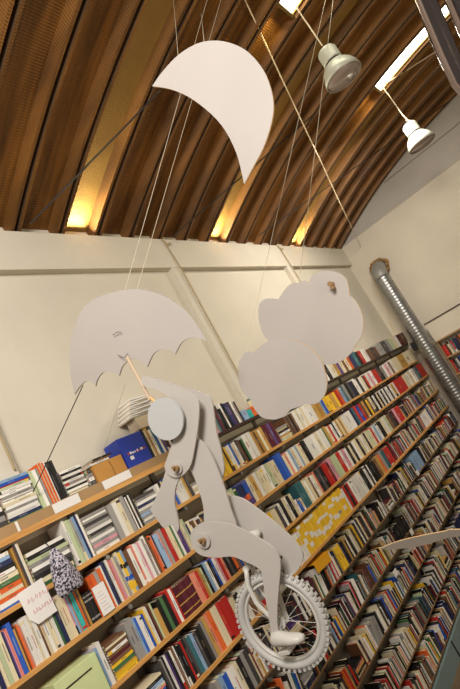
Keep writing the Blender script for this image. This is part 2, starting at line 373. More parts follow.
def rnd(row, z, xa, xb, hmax=0.28, ymax=0.03, dens=1.0):
    x = xa; low = isinstance(row, int) and row > 4; PL = RND + (RLOW if low else '')
    while x < xb - 0.02:
        sec = random.random(); L = min(random.uniform(0.15, 0.5), xb-x)
        if sec < 0.07 and L > 0.17:
            wd = random.uniform(0.15, 0.21); n = random.randint(4, 9)
            stack(row, z, x, min(x+wd, xb), random.uniform(0.016, 0.024)*n, ''.join(random.choice(RND) for _ in range(n)), 0.15, yo=0.01); x += wd + 0.006; continue
        if sec < 0.11: x += random.uniform(0.02, 0.06)*dens; continue
        hb = random.uniform(0.19, hmax); lean = 0.0
        if sec < 0.40: lean = math.radians(random.uniform(3, 12))
        same = random.choice(RND) if random.random() < 0.08 else None
        x_end = x + L; yo = random.uniform(0.005, ymax); first = True
        while x < x_end - 0.008:
            t = random.uniform(0.009, 0.034)
            if x + t > xb: break
            hh = hb + (random.uniform(-0.004, 0.004) if same else random.uniform(-0.055 if low else -0.035, 0.03 if low else 0.02))
            if lean > 0 and x + t + hh*math.sin(lean) > xb: break
            put(row, x, t-0.001, min(hh, 0.315), random.uniform(0.12, 0.165), same or random.choice(PL), yo + random.uniform(0, 0.01), lean, z)
            x += t/(math.cos(lean))
        if lean: x += hb*math.sin(lean) + 0.004

def rx(r, px): return row_x(px, SH_Y+0.01, TOPZ[r])
TOPZ = dict(enumerate(SZ)); TOPZ['A'] = EYE+0.235
def R(r, a, b, h, codes, **k): run(r, TOPZ[r], rx(r, a), rx(r, b), h, codes, **k)
def S(r, a, b, h, codes, **k): stack(r, TOPZ[r], rx(r, a), rx(r, b), h, codes, **k)
# top shelf, left
S(0, -8, 11, 0.20, 'KDGKWDK', kind='magazine')
S(0, 12, 45, 0.30, 'RENWWGWCWwGWWFrBL', kind='magazine')
R(0, 45.5, 55, 0.29, 'FWG', hv=0.005); R(0, 55, 63, 0.32, 'OcOcOW', hv=0.01); R(0, 63, 70, 0.31, 'KKK', hv=0.004)
S(0, 71, 92, 0.21, 'WGCWKWGWKWKW', kind='magazine'); S(0, 93, 100, 0.15, 'GDWGD', kind='magazine')
R(0, 155, 157, 0.27, 'K'); R(0, 157, 181, 0.27, 'CHWTBWPDMWKRD', hv=0.02)
# second shelf
R(1, -25, -1, 0.26, 'WGWCKWNW'); S(1, 0, 29, 0.30, 'bWOCOECWKNLW'); R(1, 30, 38, 0.31, 'HUDWC', hv=0.01)
S(1, 39, 78, 0.23, 'ECKDWGFKW', kind='magazine'); R(1, 80, 96, 0.30, 'WFFGLnW', d=0.19)
S(1, 97, 121, 0.27, 'WGIGWGDWGDGWG', kind='magazine'); R(1, 122, 138, 0.27, 'GWCG', d=0.19); R(1, 138, 145, 0.27, 'KWKWK')
S(1, 146, 166, 0.22, 'GWGLGWNWGD', kind='magazine'); R(1, 168, 181, 0.24, 'WKCDHB'); R(1, 182, 195, 0.25, 'WWWcHD'); S(1, 196, 212, 0.1, 'WCWG'); R(1, 213, 223, 0.24, 'CHWU')
# third shelf
R(2, -6, 19.5, 0.28, 'FCNCFC'); R(2, 19.5, 25, 0.26, 'NPIS'); R(2, 25, 29.6, 0.29, 'B', hv=0); R(2, 30, 36.5, 0.25, 'HUOS'); R(2, 37, 50, 0.27, 'WWcW', hv=0.004)
R(2, 50, 52, 0.27, 'U'); R(2, 52, 65, 0.25, 'CWcCW'); R(2, 65, 71, 0.27, 'EnN'); R(2, 71, 79, 0.27, 'CCc', hv=0.003); R(2, 79, 84, 0.26, 'ILS')
R(2, 84, 87.5, 0.27, 'Q', hv=0); R(2, 88, 93, 0.25, 'OUH'); R(2, 94, 102.5, 0.19, 'KKKKK', hv=0, bands=[(0.1,0.16,'G'),(0.7,0.76,'G'),(0.85,0.9,'G')])
R(2, 103, 117, 0.27, 'OOGO'); R(2, 117, 118.5, 0.29, 'W'); R(2, 118.5, 122.5, 0.29, 'NK'); R(2, 123, 133, 0.29, 'WSICG')
R(2, 133, 140, 0.30, 'CYL', bands=[(0.1,0.25,'Y'),(0.3,0.4,'B'),(0.6,0.7,'K')]); R(2, 140, 147, 0.28, 'UW'); R(2, 147, 163, 0.29, 'SWWIWGWU')
R(2, 163, 168, 0.27, 'OSK'); R(2, 168, 176, 0.27, 'LLSG'); R(2, 176, 180, 0.27, 'RR'); R(2, 180, 187, 0.26, 'CCEW'); R(2, 187, 191, 0.26, 'PP'); R(2, 192, 196, 0.24, 'CF')
# fourth shelf (the pale green box stands at its left)
R(3, 109, 117, 0.25, 'LW'); S(3, 118, 139, 0.22, 'YYhEYUMUWUCU'); R(3, 140, 147, 0.26, 'GG', d=0.19); R(3, 147, 157, 0.23, 'LBWWB')
R(3, 157, 166, 0.25, 'YCWMUF'); R(3, 166, 170, 0.2, 'H'); R(3, 170, 180, 0.23, 'KEK', hv=0.004); R(3, 180, 186, 0.24, 'RWr')
R(3, 186, 203, 0.23, 'MMMMMMM', hv=0.002, bands=[(0.12,0.16,'H'),(0.4,0.44,'H'),(0.7,0.74,'H')]); R(3, 203, 210, 0.22, 'SSR', hv=0.002)
R(3, 210, 224, 0.23, 'HFKLWKB'); R(3, 224, 232, 0.22, 'WIRS'); R(3, 232, 245, 0.22, 'KDKOUB'); R(3, 245, 262, 0.22, 'HCLWSCGU')
# fifth shelf, left of the wheel
S(4, 118, 152, 0.05, 'YGK'); S(4, 154, 176, 0.22, 'WYNWLKBSWLKC'); R(4, 177, 194, 0.28, 'DGKWPKWUWK'); R(4, 194, 203, 0.27, 'KRKD'); R(4, 203, 214, 0.26, 'TLDK')
R(4, 214, 224, 0.28, 'DGHS'); R(4, 224, 243, 0.29, 'OCCRRR', bands=None, hv=0.004); R(4, 243, 288, 0.25, 'CKWUCGMWDCLW')
# right section
R('A', 217.5, 245, 0.25, 'IGTMDKWKNPDWGK', hv=0.03, yo=0.004); R('A', 246, 262, 0.10, 'LQOH')
rnd('A', TOPZ['A'], rx('A', 263), rx('A', 326), 0.24)
R('A', 327, 355, 0.24, 'WKWCHPCUCO'); R('A', 355, 364, 0.25, 'NTK'); R('A', 364, 371, 0.24, 'RWW'); R('A', 371, 383, 0.2, 'UUDUG'); R('A', 383, 394, 0.24, 'GDG', hv=.003); R('A', 394, 402, 0.24, 'FCW'); R('A', 402, 417, 0.25, 'MUMMD')
R(1, 225, 236.5, 0.25, 'YYYYYY', hv=0.003); R(1, 237, 246, 0.25, 'WWBCW'); R(1, 246, 253, 0.25, 'DUKE'); R(1, 253.5, 261, 0.27, 'WW', hv=0.002); R(1, 261, 272, 0.25, 'HUHCH'); R(1, 272, 282, 0.26, 'MMPM')
S(1, 283, 293, 0.16, 'FCHWKCG'); R(1, 293, 301, 0.24, 'UDUKU'); R(1, 301, 319, 0.25, 'WCWCWWW', hv=0.003); R(1, 319, 326, 0.22, 'HHH', hv=.002); R(1, 326, 330, 0.24, 'LB'); R(1, 330, 342, 0.22, 'YYHY', hv=.003)
R(1, 342, 346, 0.23, 'RO'); R(1, 346, 352, 0.25, 'LTG'); R(1, 352, 362, 0.25, 'KDNKW'); R(1, 362, 372, 0.24, 'WKWCKR'); R(1, 372, 384, 0.24, 'WIWRRD'); R(1, 384, 398, 0.24, 'KGWIWUW'); R(1, 398, 418, 0.26, 'CHCC', hv=.004)
R(2, 236, 246, 0.23, 'FCFE'); R(2, 257, 285, 0.25, 'CHWCCWFCC'); R(2, 285, 292, 0.28, 'BB', hv=0); R(2, 292, 308, 0.24, 'CSWLCWLC'); R(2, 308, 314, 0.25, 'CKK'); R(2, 314, 331, 0.25, 'WWWCWW', hv=.003)
R(2, 331, 350, 0.24, 'EHCRWKWHCHC'); R(2, 350, 358, 0.25, 'WWW'); R(2, 358, 368, 0.26, 'NTRBR'); R(2, 368, 373, 0.25, 'UHK'); R(2, 373, 392, 0.25, 'YUCKWKCKWKWK'); R(2, 392, 402, 0.24, 'WKWHWR'); R(2, 402, 409, 0.26, 'RR', hv=.003)
R(2, 409, 419, 0.26, 'CWCW'); R(2, 419, 423, 0.26, 'GT'); R(2, 423, 428, 0.27, 'RR')
R(3, 275, 288, 0.22, 'CYCCD'); R(3, 288, 301, 0.24, 'WKCWKC'); R(3, 301, 307, 0.14, 'WBC'); R(3, 307, 313, 0.27, 'TTT', hv=.002); R(3, 313, 325, 0.25, 'CWCUWCS'); R(3, 325, 332, 0.26, 'KDK', hv=.003)
R(3, 332, 338, 0.25, 'RRM'); R(3, 338, 349, 0.27, 'IFFR'); R(3, 349, 365, 0.25, 'WIWKCKWC'); R(3, 365, 378, 0.25, 'KCWCKCFC'); R(3, 378, 388, 0.25, 'RWLWKK'); R(3, 388, 400, 0.25, 'CWFUDM'); R(3, 400, 406, 0.25, 'IRR')
rnd(3, SZ[3], rx(3, 406), END_X-0.08, 0.26)
def yb_():
    a = random.uniform(0.12, 0.3); b = random.uniform(0.55, 0.7)
    return random.choice([[(a, a+0.16, 'W'), (b, b+0.1, 'W')], [(b, b+0.2, 'W')], [(a+0.1, a+0.3, 'W'), (0.9, 1.0, 'W')], [(a, a+0.1, 'G'), (0.75, 0.9, 'W')]])
R(4, 290, 301, 0.27, 'GGWGG', hv=.004); R(4, 301, 311, 0.26, 'WWWWW', hv=.003, bands=[(0.5,0.8,'Y')]); R(4, 311, 352, 0.29, 'YYYYYYYYYYYYYYYY', hv=.006, bands=yb_, kind='magazine'); R(4, 352, 357, 0.27, 'WRK')
R(4, 357, 370, 0.27, 'RWWWWWWWW', hv=.003); R(4, 370, 380, 0.27, 'KKWKWKK'); R(4, 380, 388, 0.26, 'KUHO'); R(4, 388, 396, 0.27, 'GTRR')
rnd(4, SZ[4], rx(4, 396), END_X-0.08, 0.27)
rnd(2, SZ[2], rx(2, 429), END_X-0.08, 0.24)
rnd(1, SZ[1], rx(1, 419), 10.45, 0.24)
rnd(2, SZ[2], rx(2, 197), rx(2, 235), 0.24); rnd(3, SZ[3], rx(3, 263), rx(3, 274), 0.22)
# five lower shelves, seen from above
xs = {5: 1.9, 6: 2.3, 7: 2.8, 8: 3.3, 9: 3.7}
R(5, 232, 262, 0.26, 'GLBWWCKGD'); x0 = rx(5, 232)
rnd(5, SZ[5], xs[5], x0, 0.24, 0.01)
rnd(5, SZ[5], rx(5, 262), rx(5, 345), 0.25, 0.01); R(5, 345, 351, 0.24, 'YYN'); rnd(5, SZ[5], rx(5, 351.5), END_X-0.05, 0.255, 0.012)
for r in (6, 7, 8): rnd(r, SZ[r], xs[r], END_X-0.05, 0.255, 0.012)
rnd(9, SZ[9], xs[9], END_X-0.05, 0.25, 0.012)

# which books show largest
def inside(px, py, poly):
    c = False; n = len(poly)
    for i in range(n):
        x1, y1 = poly[i]; x2, y2 = poly[(i+1) % n]
        if (y1 > py) != (y2 > py) and px < (x2-x1)*(py-y1)/(y2-y1)+x1: c = not c
    return c
HIDE = [[(150,400),(200,395),(240,500),(300,555),(280,640),(180,530)], [(238,340),(300,275),(360,275),(365,340),(325,365),(325,400),(280,420),(240,390)]]
def bmatrix(b):
    z = b['z']; Y = SH_Y + b['yo']
    if b.get('M'): return b['M']
    if b['lying']:
        # spine long axis along X, thickness along Z
        return Matrix.Translation((b['x'], Y, z)) @ Matrix(((0,0,1,0),(0,1,0,0),(1,0,0,0),(0,0,0,1)))
    return Matrix.Translation((b['x'], Y, z + 0.0005 + b['t']*math.sin(b['lean']))) @ Matrix.Rotation(b['lean'], 4, 'Y')
for b in books:
    M = bmatrix(b); c = M @ Vector((b['t']/2, 0, b['h']/2)); x, y, dz = proj(c)
    vis = 0 < x < 460 and 0 < y < 689
    if vis and any(inside(x, y, P) for P in HIDE): vis = False
    b['score'] = b['t']*b['h']*(F/dz)**2*(1 if vis else 0.0001); b['px'] = (x, y)
books = [b for b in books if -70 < b['px'][0] < 530 and b['px'][1] < 760]
books.sort(key=lambda b: -b['score'])
ind = [b for b in books if b['kind'] == 'book'][:300] + [b for b in books if b['kind'] == 'magazine' and b['score'] > 2]
ids = set(id(b) for b in ind)
rest = [b for b in books if id(b) not in ids]
ROWN = {0: 'top left shelf', 'A': 'dark top right shelf', 1: 'second shelf', 2: 'third shelf', 3: 'fourth shelf', 4: 'fifth shelf', 5: 'sixth shelf', 6: 'seventh shelf', 7: 'eighth shelf', 8: 'ninth shelf', 9: 'lowest shelf'}
ORD = ['first','second','third','fourth','fifth','sixth','seventh','eighth','ninth','tenth','eleventh','twelfth','thirteenth','fourteenth','fifteenth','sixteenth','seventeenth','eighteenth']
byrow = {}
for b in sorted(books, key=lambda b: (b['x'], b['z'])): byrow.setdefault(b['row'], []).append(b)
base = {}
for r, bs in byrow.items():
    for i, b in enumerate(bs):
        n = PAL[b['code']][0]
        if b['lying']:
            s = '%s %s lying flat in a stack on the %s' % (n, b['kind'], ROWN[r])
        else:
            th = 'thin ' if b['t'] < 0.012 else ('thick ' if b['t'] > 0.03 else '')
            l = PAL[bs[i-1]['code']][0] if i else 'no'; q = PAL[bs[i+1]['code']][0] if i+1 < len(bs) else 'no'
            if l == q == n: s = '%s%s %s amid matching ones, %s' % (th, n, b['kind'], ROWN[r])
            else: s = '%s%s %s, %s, %s left, %s right' % (th, n, b['kind'], ROWN[r], l, q)
        b['lab'] = s; base.setdefault(s, []).append(b)
for s, bs in base.items():
    bb = [b for b in bs if id(b) in ids]
    if len(bb) > 1:
        bb.sort(key=lambda b: (round(b['x'], 2) if b['lying'] else b['x'], b['z']))
        if bb[0]['lying']:
            # stacks: count upwards inside each stack, stacks from the left
            st = []
            for b in bb:
                if st and abs(st[-1][0]['x'] - b['x']) < 0.03: st[-1].append(b)
                else: st.append([b])
            for i, g in enumerate(st):
                g.sort(key=lambda b: b['z'])
                for j, b in enumerate(g):
                    b['lab'] = s.replace('in a stack', 'in %s stack' % (ORD[i] if len(st) > 1 else 'a')) + ((', %s from bottom' % ORD[j]) if len(g) > 1 else '')
        else:
            for j, b in enumerate(bb): b['lab'] = s + ', %s such from left' % ORD[min(j, 17)]
for b in ind:
    M = bmatrix(b); mb = MB(); mp = MB()
    org = M @ Vector((b['t']/2, b['d']/2, 0)) if not b['lying'] else M @ Vector((0, b['d']/2, b['h']/2))
    book_geo(mb, mp, b['t'], b['d'], b['h'], b['code'], M, b['seed'], b['bands'])
    o = mb.build(b['kind'], BOOKM, origin=org)
    mp.build('pages', BOOKM, parent=o, origin=org)
    tag(o, b['lab'], b['kind'], '%ss on the %s' % (b['kind'], ROWN[b['row']]))
mb = MB()
for b in rest: book_geo(mb, mb, b['t'], b['d'], b['h'], b['code'], bmatrix(b), b['seed'], b['bands'])
tag(mb.build('books', BOOKM), 'hundreds of mixed small books filling the farther and lower wall shelves', 'books', kind='stuff')

# ------------------------------------------------------------------ things on the shelves
def boxthing(name, a, b, m, label, cat, bev=0.003):
    mb = MB(); mb.box(a, b); o = mb.build(name, m, origin=((a[0]+b[0])/2, (a[1]+b[1])/2, a[2])); bevel(o, bev); return tag(o, label, cat)
z0 = SZ[0]
cb = boxthing('cardboard_box', (rx(0,101), SH_Y+0.01, z0+0.001), (rx(0,129.5), SH_Y+0.17, z0+0.16), CARD, 'open ochre cardboard box left of the blue folder on the top shelf', 'box')
b = MB(); b.tube([((rx(0,117)), SH_Y+0.008, z0+0.02), (rx(0,117.5), SH_Y+0.0075, z0+0.10), (rx(0,116.5), SH_Y+0.008, z0+0.15)], 0.002, 6); b.build('seam', mat('brown_seam', (120,84,40)), parent=cb)
xa, xb = rx(0, 106), rx(0, 124)
for i, (c, l) in enumerate((('W','white'), ('U','brown'), ('K','black'))):
    mb = MB(); mp = MB(); M = Matrix.Translation((xa-0.06+0.02*i, SH_Y+0.01, z0+0.162+0.014*i)) @ Matrix(((0,0,1,0),(0,1,0,0),(1,0,0,0),(0,0,0,1)))
    book_geo(mb, mp, 0.0135, 0.17, xb-xa, c, M, 0.3+i); o = mb.build('magazine', BOOKM, origin=M @ Vector((0,0,0))); mp.build('pages', BOOKM, parent=o, origin=M @ Vector((0,0,0)))
    tag(o, '%s magazine lying flat on top of the ochre cardboard box' % l, 'magazine', 'magazines on the cardboard box')
# blue folder, with a strip of print and a small label
xa, xb = rx(0, 131), rx(0, 154.5)
bf = boxthing('document_box', (xa, SH_Y+0.005, z0+0.001), (xb-0.004, SH_Y+0.20, z0+0.28), BLUEF, 'big royal blue document box with a strip of small print, top shelf', 'box', 0.005)
b = MB()
rs = random.Random(5); x = xa + 0.04
while x < xb-0.03:
    wd = rs.uniform(0.008, 0.022); b.box((x, SH_Y+0.003, z0+0.125), (x+wd, SH_Y+0.0055, z0+0.125+rs.uniform(0.012, 0.022)), mi=rs.choice([0,0,1])); x += wd + rs.uniform(0.003, 0.008)
b.build('printed_strip', [PAPER, REDM], parent=bf)
b = MB(); b.box((xa+0.05, SH_Y+0.002, z0+0.08), (xa+0.085, SH_Y+0.0055, z0+0.11)); b.build('label_sticker', PAPER, parent=bf)
# buff box and leaning pile of papers above
pb = boxthing('file_box', (rx(0,157), SH_Y+0.03, z0+0.295), (rx(0,157)+0.20, SH_Y+0.16, z0+0.40), PAPERBG, 'buff file box on top of books behind the figure\'s raised hand', 'box')
bx0 = rx(0,157)
for i in range(14):
    mb = MB(); zz = z0+0.402+i*0.0125
    M = Matrix.Translation((bx0-0.05+0.007*i, SH_Y+0.03, zz)) @ Matrix.Rotation(0.10*math.sin(i*2.1), 4, 'Z')
    mb.box((0, 0, 0), (0.29-0.004*i, 0.17, 0.0115), mi=0 if i % 3 else 1, M=M)
    if i % 3 == 0: mb.box((0.01, -0.001, 0.003), (0.25, 0.0, 0.007), mi=2, M=M)
    o = mb.build('newspaper', [PAPER, PAPERBG, mat('newsprint_blue', (80,130,140))] if i == 0 else [PAPER, PAPERBG, bpy.data.materials['newsprint_blue']], origin=(bx0, SH_Y+0.1, zz))
    tag(o, 'folded newspaper, %s from the bottom of the pile behind the figure\'s hand' % ORD[i], 'newspaper', 'newspapers in the high pile')
# white cards along the top shelf's lip
for i, (a, bb, nm) in enumerate(((53, 79, 'under the orange striped books'), (103, 130, 'under the cardboard box'), (16, 18.5, 'tiny, under the magazine stack at far left'))):
    b = MB(); xa, xb = row_x(a, SH_Y-0.01, z0-0.01), row_x(bb, SH_Y-0.01, z0-0.01); b.box((xa, SH_Y-0.016, z0-0.045), (xb, SH_Y-0.013, z0+0.02))
    tag(b.build('shelf_card', PAPER, origin=((xa+xb)/2, SH_Y-0.015, z0-0.045)), 'blank white card on the top shelf lip, %s' % nm, 'card')
# handwritten paper sign hanging from the second shelf
b = MB(); xa, xb = row_x(21, SH_Y-0.01, SZ[1]-0.02), row_x(46.5, SH_Y-0.01, SZ[1]-0.02)
Y = SH_Y-0.012; zt_, zb_ = SZ[1]+0.045, SZ[1]-0.165
ps = [(xa, zt_), (xb, zt_+0.012), (xb+0.01, zb_+0.005), (xa+0.05, zb_), (xa+0.012, zb_+0.05)]
b.add([(x, Y, z) for x, z in ps] + [(x, Y+0.003, z) for x, z in ps], [(0,1,2,3,4), (9,8,7,6,5)] + [(i, (i+1)%5, 5+(i+1)%5, 5+i) for i in range(5)])
sg = tag(b.build('paper_sign', PAPER, origin=(xa, Y, zb_)), 'white paper sign with faint red handwriting hanging from the second shelf', 'sign')
def scrawl(b, x, z, w, h, seed, n=7):
    rs = random.Random(seed)
    for i in range(n):
        cx = x + w*i/n; cw = w/n*0.7
        pts = [(cx, Y-0.0015, z+rs.uniform(0, h*0.3)), (cx+cw*rs.uniform(0.1, 0.5), Y-0.0015, z+h*rs.uniform(0.8, 1)), (cx+cw*0.6, Y-0.0015, z+rs.uniform(0, h*0.4)), (cx+cw, Y-0.0015, z+h*rs.uniform(0.3, 1))]
        b.tube(pts, 0.0016, 5)
b = MB(); scrawl(b, xa+0.04, zt_-0.085, 0.155, 0.035, 3, 6); b.build('handwriting', INK, parent=sg)
b = MB(); scrawl(b, xa+0.05, zt_-0.15, 0.15, 0.03, 4, 8); b.build('handwriting', INK, parent=sg)
# white sheet with print on the third shelf
xa, xb = rx(2, 102.5), rx(2, 113.5)
b = MB(); b.box((xa, SH_Y-0.012, SZ[2]+0.002), (xb, SH_Y-0.006, SZ[2]+0.19)); sh = tag(b.build('notice_card', PAPER, origin=(xa, SH_Y, SZ[2])), 'white printed card leaning on orange books on the third shelf', 'card')
b = MB()
for i in range(6): b.box((xa+0.015, SH_Y-0.013, SZ[2]+0.03+0.022*i), (xb-0.02-0.01*(i % 3), SH_Y-0.0121, SZ[2]+0.034+0.022*i), mi=i % 2)
b.build('print_lines', [mat('faint_ink', (190,190,210)), mat('faint_ink_red', (225,190,185))], parent=sh)
# pale green box on the fourth shelf
xa, xb = rx(3, 68), rx(3, 108.5)
gb = boxthing('magazine_box', (xa, SH_Y-0.02, SZ[3]), (xb, SH_Y+0.18, SZ[3]+0.235), PGREEN, 'large pale green box with a dark slot, bottom left on the fourth shelf', 'box', 0.004)
b = MB(); xm = (xa+xb)/2; b.box((xm-0.1, SH_Y-0.022, SZ[3]+0.165), (xm+0.09, SH_Y-0.019, SZ[3]+0.174)); b.build('slot', WOOD_DARK, parent=gb)
# colour-blocked box on the third shelf, right section
xa, xb = rx(2, 246.5), rx(2, 256.5)
cbx = boxthing('patterned_box', (xa, SH_Y+0.005, SZ[2]), (xb, SH_Y+0.17, SZ[2]+0.24), mat('slate_blue', (84, 92, 150)), 'colour block box of blue, red, orange and purple squares, third shelf', 'box')
b = MB(); cols = [('N',0,.45,.55,.95),('B',.5,.5,.95,.9),('R',.02,.2,.4,.42),('O',.42,.25,.75,.46),('P',.45,.02,.95,.22),('Q',.05,.02,.35,.17)]
for c, u0, v0, u1, v1 in cols: b.box((xa+(xb-xa)*u0, SH_Y+0.003, SZ[2]+0.24*v0), (xa+(xb-xa)*u1, SH_Y+0.0045, SZ[2]+0.24*v1), lin(PAL[c][1]))
b.build('colour_squares', BOOKM, parent=cbx)
# yellow sheets over the sixth shelf books
p = at_y(347, 605, SH_Y-0.02); 
b = MB(); M = Matrix.Translation((p.x-0.17, SH_Y-0.03, SZ[5]+0.296)) @ Matrix.Rotation(0.06, 4, 'Y')
b.box((0, 0, 0), (0.34, 0.15, 0.006), M=M); b.box((0, 0, -0.085), (0.30, 0.004, 0.0), M=M)
tag(b.build('yellow_envelope', mat('yellow_envelope', (228, 164, 30), 0.5), origin=(p.x, SH_Y, SZ[5]+0.296)), 'bright yellow envelope draped over books right of the unicycle wheel', 'envelope')
# patterned cloth pouch hanging in front of the second shelf
cx, cz = None, None
P = at_y(65, 573, SH_Y-0.06); b = MB(); prof = []
b_pts = []
NS, NT = 20, 14
top = at_y(53, 549, SH_Y-0.06); bot = at_y(71, 589, SH_Y-0.06)
vs = []; fs = []
for j in range(NT+1):
    t = j/NT; cz = top.z + (bot.z-0.015-top.z)*t
    wd = 0.018 + 0.078*min(1, t*1.25)**0.8*(1 if t < 0.9 else (1-(t-0.9)*3.0)); dp = 0.015 + 0.03*math.sin(math.pi*min(t*0.9+0.05, 1))
    ccx = top.x + (bot.x-top.x)*t
    for i in range(NS):
        a = 2*math.pi*i/NS; rr = 1 + 0.08*math.sin(5*a+3*t)
        vs.append((ccx + wd*rr*math.cos(a), SH_Y-0.06 + dp*rr*math.sin(a), cz + 0.006*math.sin(3*a)))
for j in range(NT):
    for i in range(NS): fs.append((j*NS+i, j*NS+(i+1)%NS, (j+1)*NS+(i+1)%NS, (j+1)*NS+i))
fs.append(tuple(range(NS))); fs.append(tuple(NT*NS+i for i in range(NS)))
b.add(vs, fs)
PM = bpy.data.materials.new('speckled_cloth'); PM.use_nodes = True; nt = PM.node_tree; bb = nt.nodes['Principled BSDF']; bb.inputs['Roughness'].default_value = 0.9
tc = nt.nodes.new('ShaderNodeTexCoord'); vo = nt.nodes.new('ShaderNodeTexNoise'); vo.inputs['Scale'].default_value = 75; nt.links.new(tc.outputs['Object'], vo.inputs['Vector'])
rp = nt.nodes.new('ShaderNodeValToRGB'); rp.color_ramp.elements[0].position = 0.44; rp.color_ramp.elements[0].color = lin((42, 38, 52)); rp.color_ramp.elements[1].position = 0.56; rp.color_ramp.elements[1].color = lin((196, 190, 202))
nt.links.new(vo.outputs[0], rp.inputs[0]); nt.links.new(rp.outputs[0], bb.inputs['Base Color'])
pouch = tag(b.build('cloth_pouch', PM, origin=(P.x, P.y, bot.z), smooth=True), 'grey and black speckled cloth pouch hanging in front of the second shelf', 'bag')
b = MB(); b.tube([(top.x-0.005, SH_Y-0.055, top.z-0.01), (top.x-0.008, SH_Y-0.03, top.z+0.05), (top.x+0.005, SH_Y+0.02, SZ[1]+0.25)], 0.003, 6); b.build('drawstring', STRINGD, parent=pouch)
# small white price tags on lower rows
for i, (px, py, l) in enumerate(((418, 473, 'seventh shelf, far right'), (412, 532, 'above the grey wing tip'), (396, 573, 'beneath the wing-shaped board'))):
    p = at_y(px, py, SH_Y-0.012); b = MB(); b.box((p.x-0.05, p.y, p.z-0.03), (p.x+0.05, p.y+0.003, p.z+0.04))
    tag(b.build('price_tag', PAPER, origin=p), 'small white paper tag among the lower books, %s' % l, 'tag')

# ------------------------------------------------------------------ bookcase on the end wall, right of the duct
bc = empty('end_bookcase', (10.4, 1.0, 0), 'tall bookcase against the end wall right of the steel duct', 'bookcase')
b = MB(); b.box((10.40, -3.0, EYE-0.01), (END_X, 2.69, EYE+0.375)); b.build('white_fascia', PLASTER_END, parent=bc)
b = MB(); b.box((10.38, -3.0, EYE+0.375), (END_X, 2.69, EYE+0.395)); b.build('top_rail', WOOD_DARK, parent=bc)
for z in [EYE-0.04-0.37*i for i in range(9)]:
    b = MB(); b.box((10.38, -3.0, z), (END_X, 2.69, z+0.03)); b.build('shelf_board', TAN, parent=bc)
for y in (2.66, 1.75, 0.9):
    b = MB(); b.box((10.40, y, 0.0), (END_X, y+0.02, EYE-0.01)); b.build('side_panel', TAN, parent=bc)
mb = MB()
for i in range(1, 9):
    z = EYE-0.01-0.37*i
    y = 2.65
    while y > 0.95:
        if abs(y-1.75) < 0.06: y -= 0.06; continue
        t = random.uniform(0.015, 0.04); h = random.uniform(0.2, 0.29); c = random.choice(RND+'KKWWDD')
        M = Matrix.Translation((10.41+random.uniform(0, 0.03), y, z)) @ Matrix.Rotation(-math.pi/2, 4, 'Z')
        book_geo(mb, mb, t-0.001, 0.16, h, c, M, random.random()); y -= t
tag(mb.build('books', BOOKM), 'small books filling the end wall bookcase right of the duct', 'books', kind='stuff')

# ------------------------------------------------------------------ spiral duct in the corner
duct = empty('ventilation_duct', (10.40, 2.80, 0), 'silver spiral ventilation duct running down the far corner', 'duct')
DX, DY, DR = 10.30, 2.86, 0.15
b = MB(); z = 0.0
ztop = EYE+1.62; n = 24; nr = int(ztop/0.0165); vs = []; fs = []
for i in range(nr+1):
    zz = ztop*i/nr; r = DR + (0.007 if i % 4 == 0 else 0)
    for k in range(n): a = 2*math.pi*k/n; vs.append((DX+r*math.cos(a), DY+r*math.sin(a), zz))
for i in range(nr):
    for k in range(n): fs.append((i*n+k, i*n+(k+1)%n, (i+1)*n+(k+1)%n, (i+1)*n+k))
b.add(vs, fs); b.build('spiral_pipe', STEEL, parent=duct, smooth=True)
b = MB(); pts = []
for i in range(9):
    a = math.pi/2*i/8*0.85; pts.append((DX + 0.28*(1-math.cos(a)), DY, ztop + 0.25*math.sin(a)))
b.tube(pts, DR+0.006, 24); b.build('elbow', mat('dull_steel', (150,150,144), 0.5, metal=0.4, bump=0.3, bscale=20), parent=duct, smooth=True)
b = MB(); rs = random.Random(3)
for i in range(30):
    a = 2*math.pi*i/30; rr = DR+0.02+rs.uniform(0, 0.03); c = Vector((END_X-0.10+rs.uniform(-0.03,0.03), DY+rr*math.cos(a), ztop+0.25+rr*math.sin(a)*0.9)); q = rs.uniform(0.02, 0.04)
    M = Matrix.Translation(c) @ Matrix.Rotation(rs.uniform(0, 3), 4, 'X'); b.lathe([(0.001,-q),(q*0.8,-q*0.6),(q,0),(q*0.7,q*0.7),(0.001,q)], M, 8)
b.build('foam_collar', FOAM, parent=duct, smooth=True)
tag(MB().build('x', FOAM)) if False else None
# dark bracket on the duct
b = MB(); b.box((DX-0.04, DY+0.13, EYE+0.02), (DX+0.06, DY+0.24, EYE+0.2)); b.build('wall_bracket', BLACK, parent=duct)

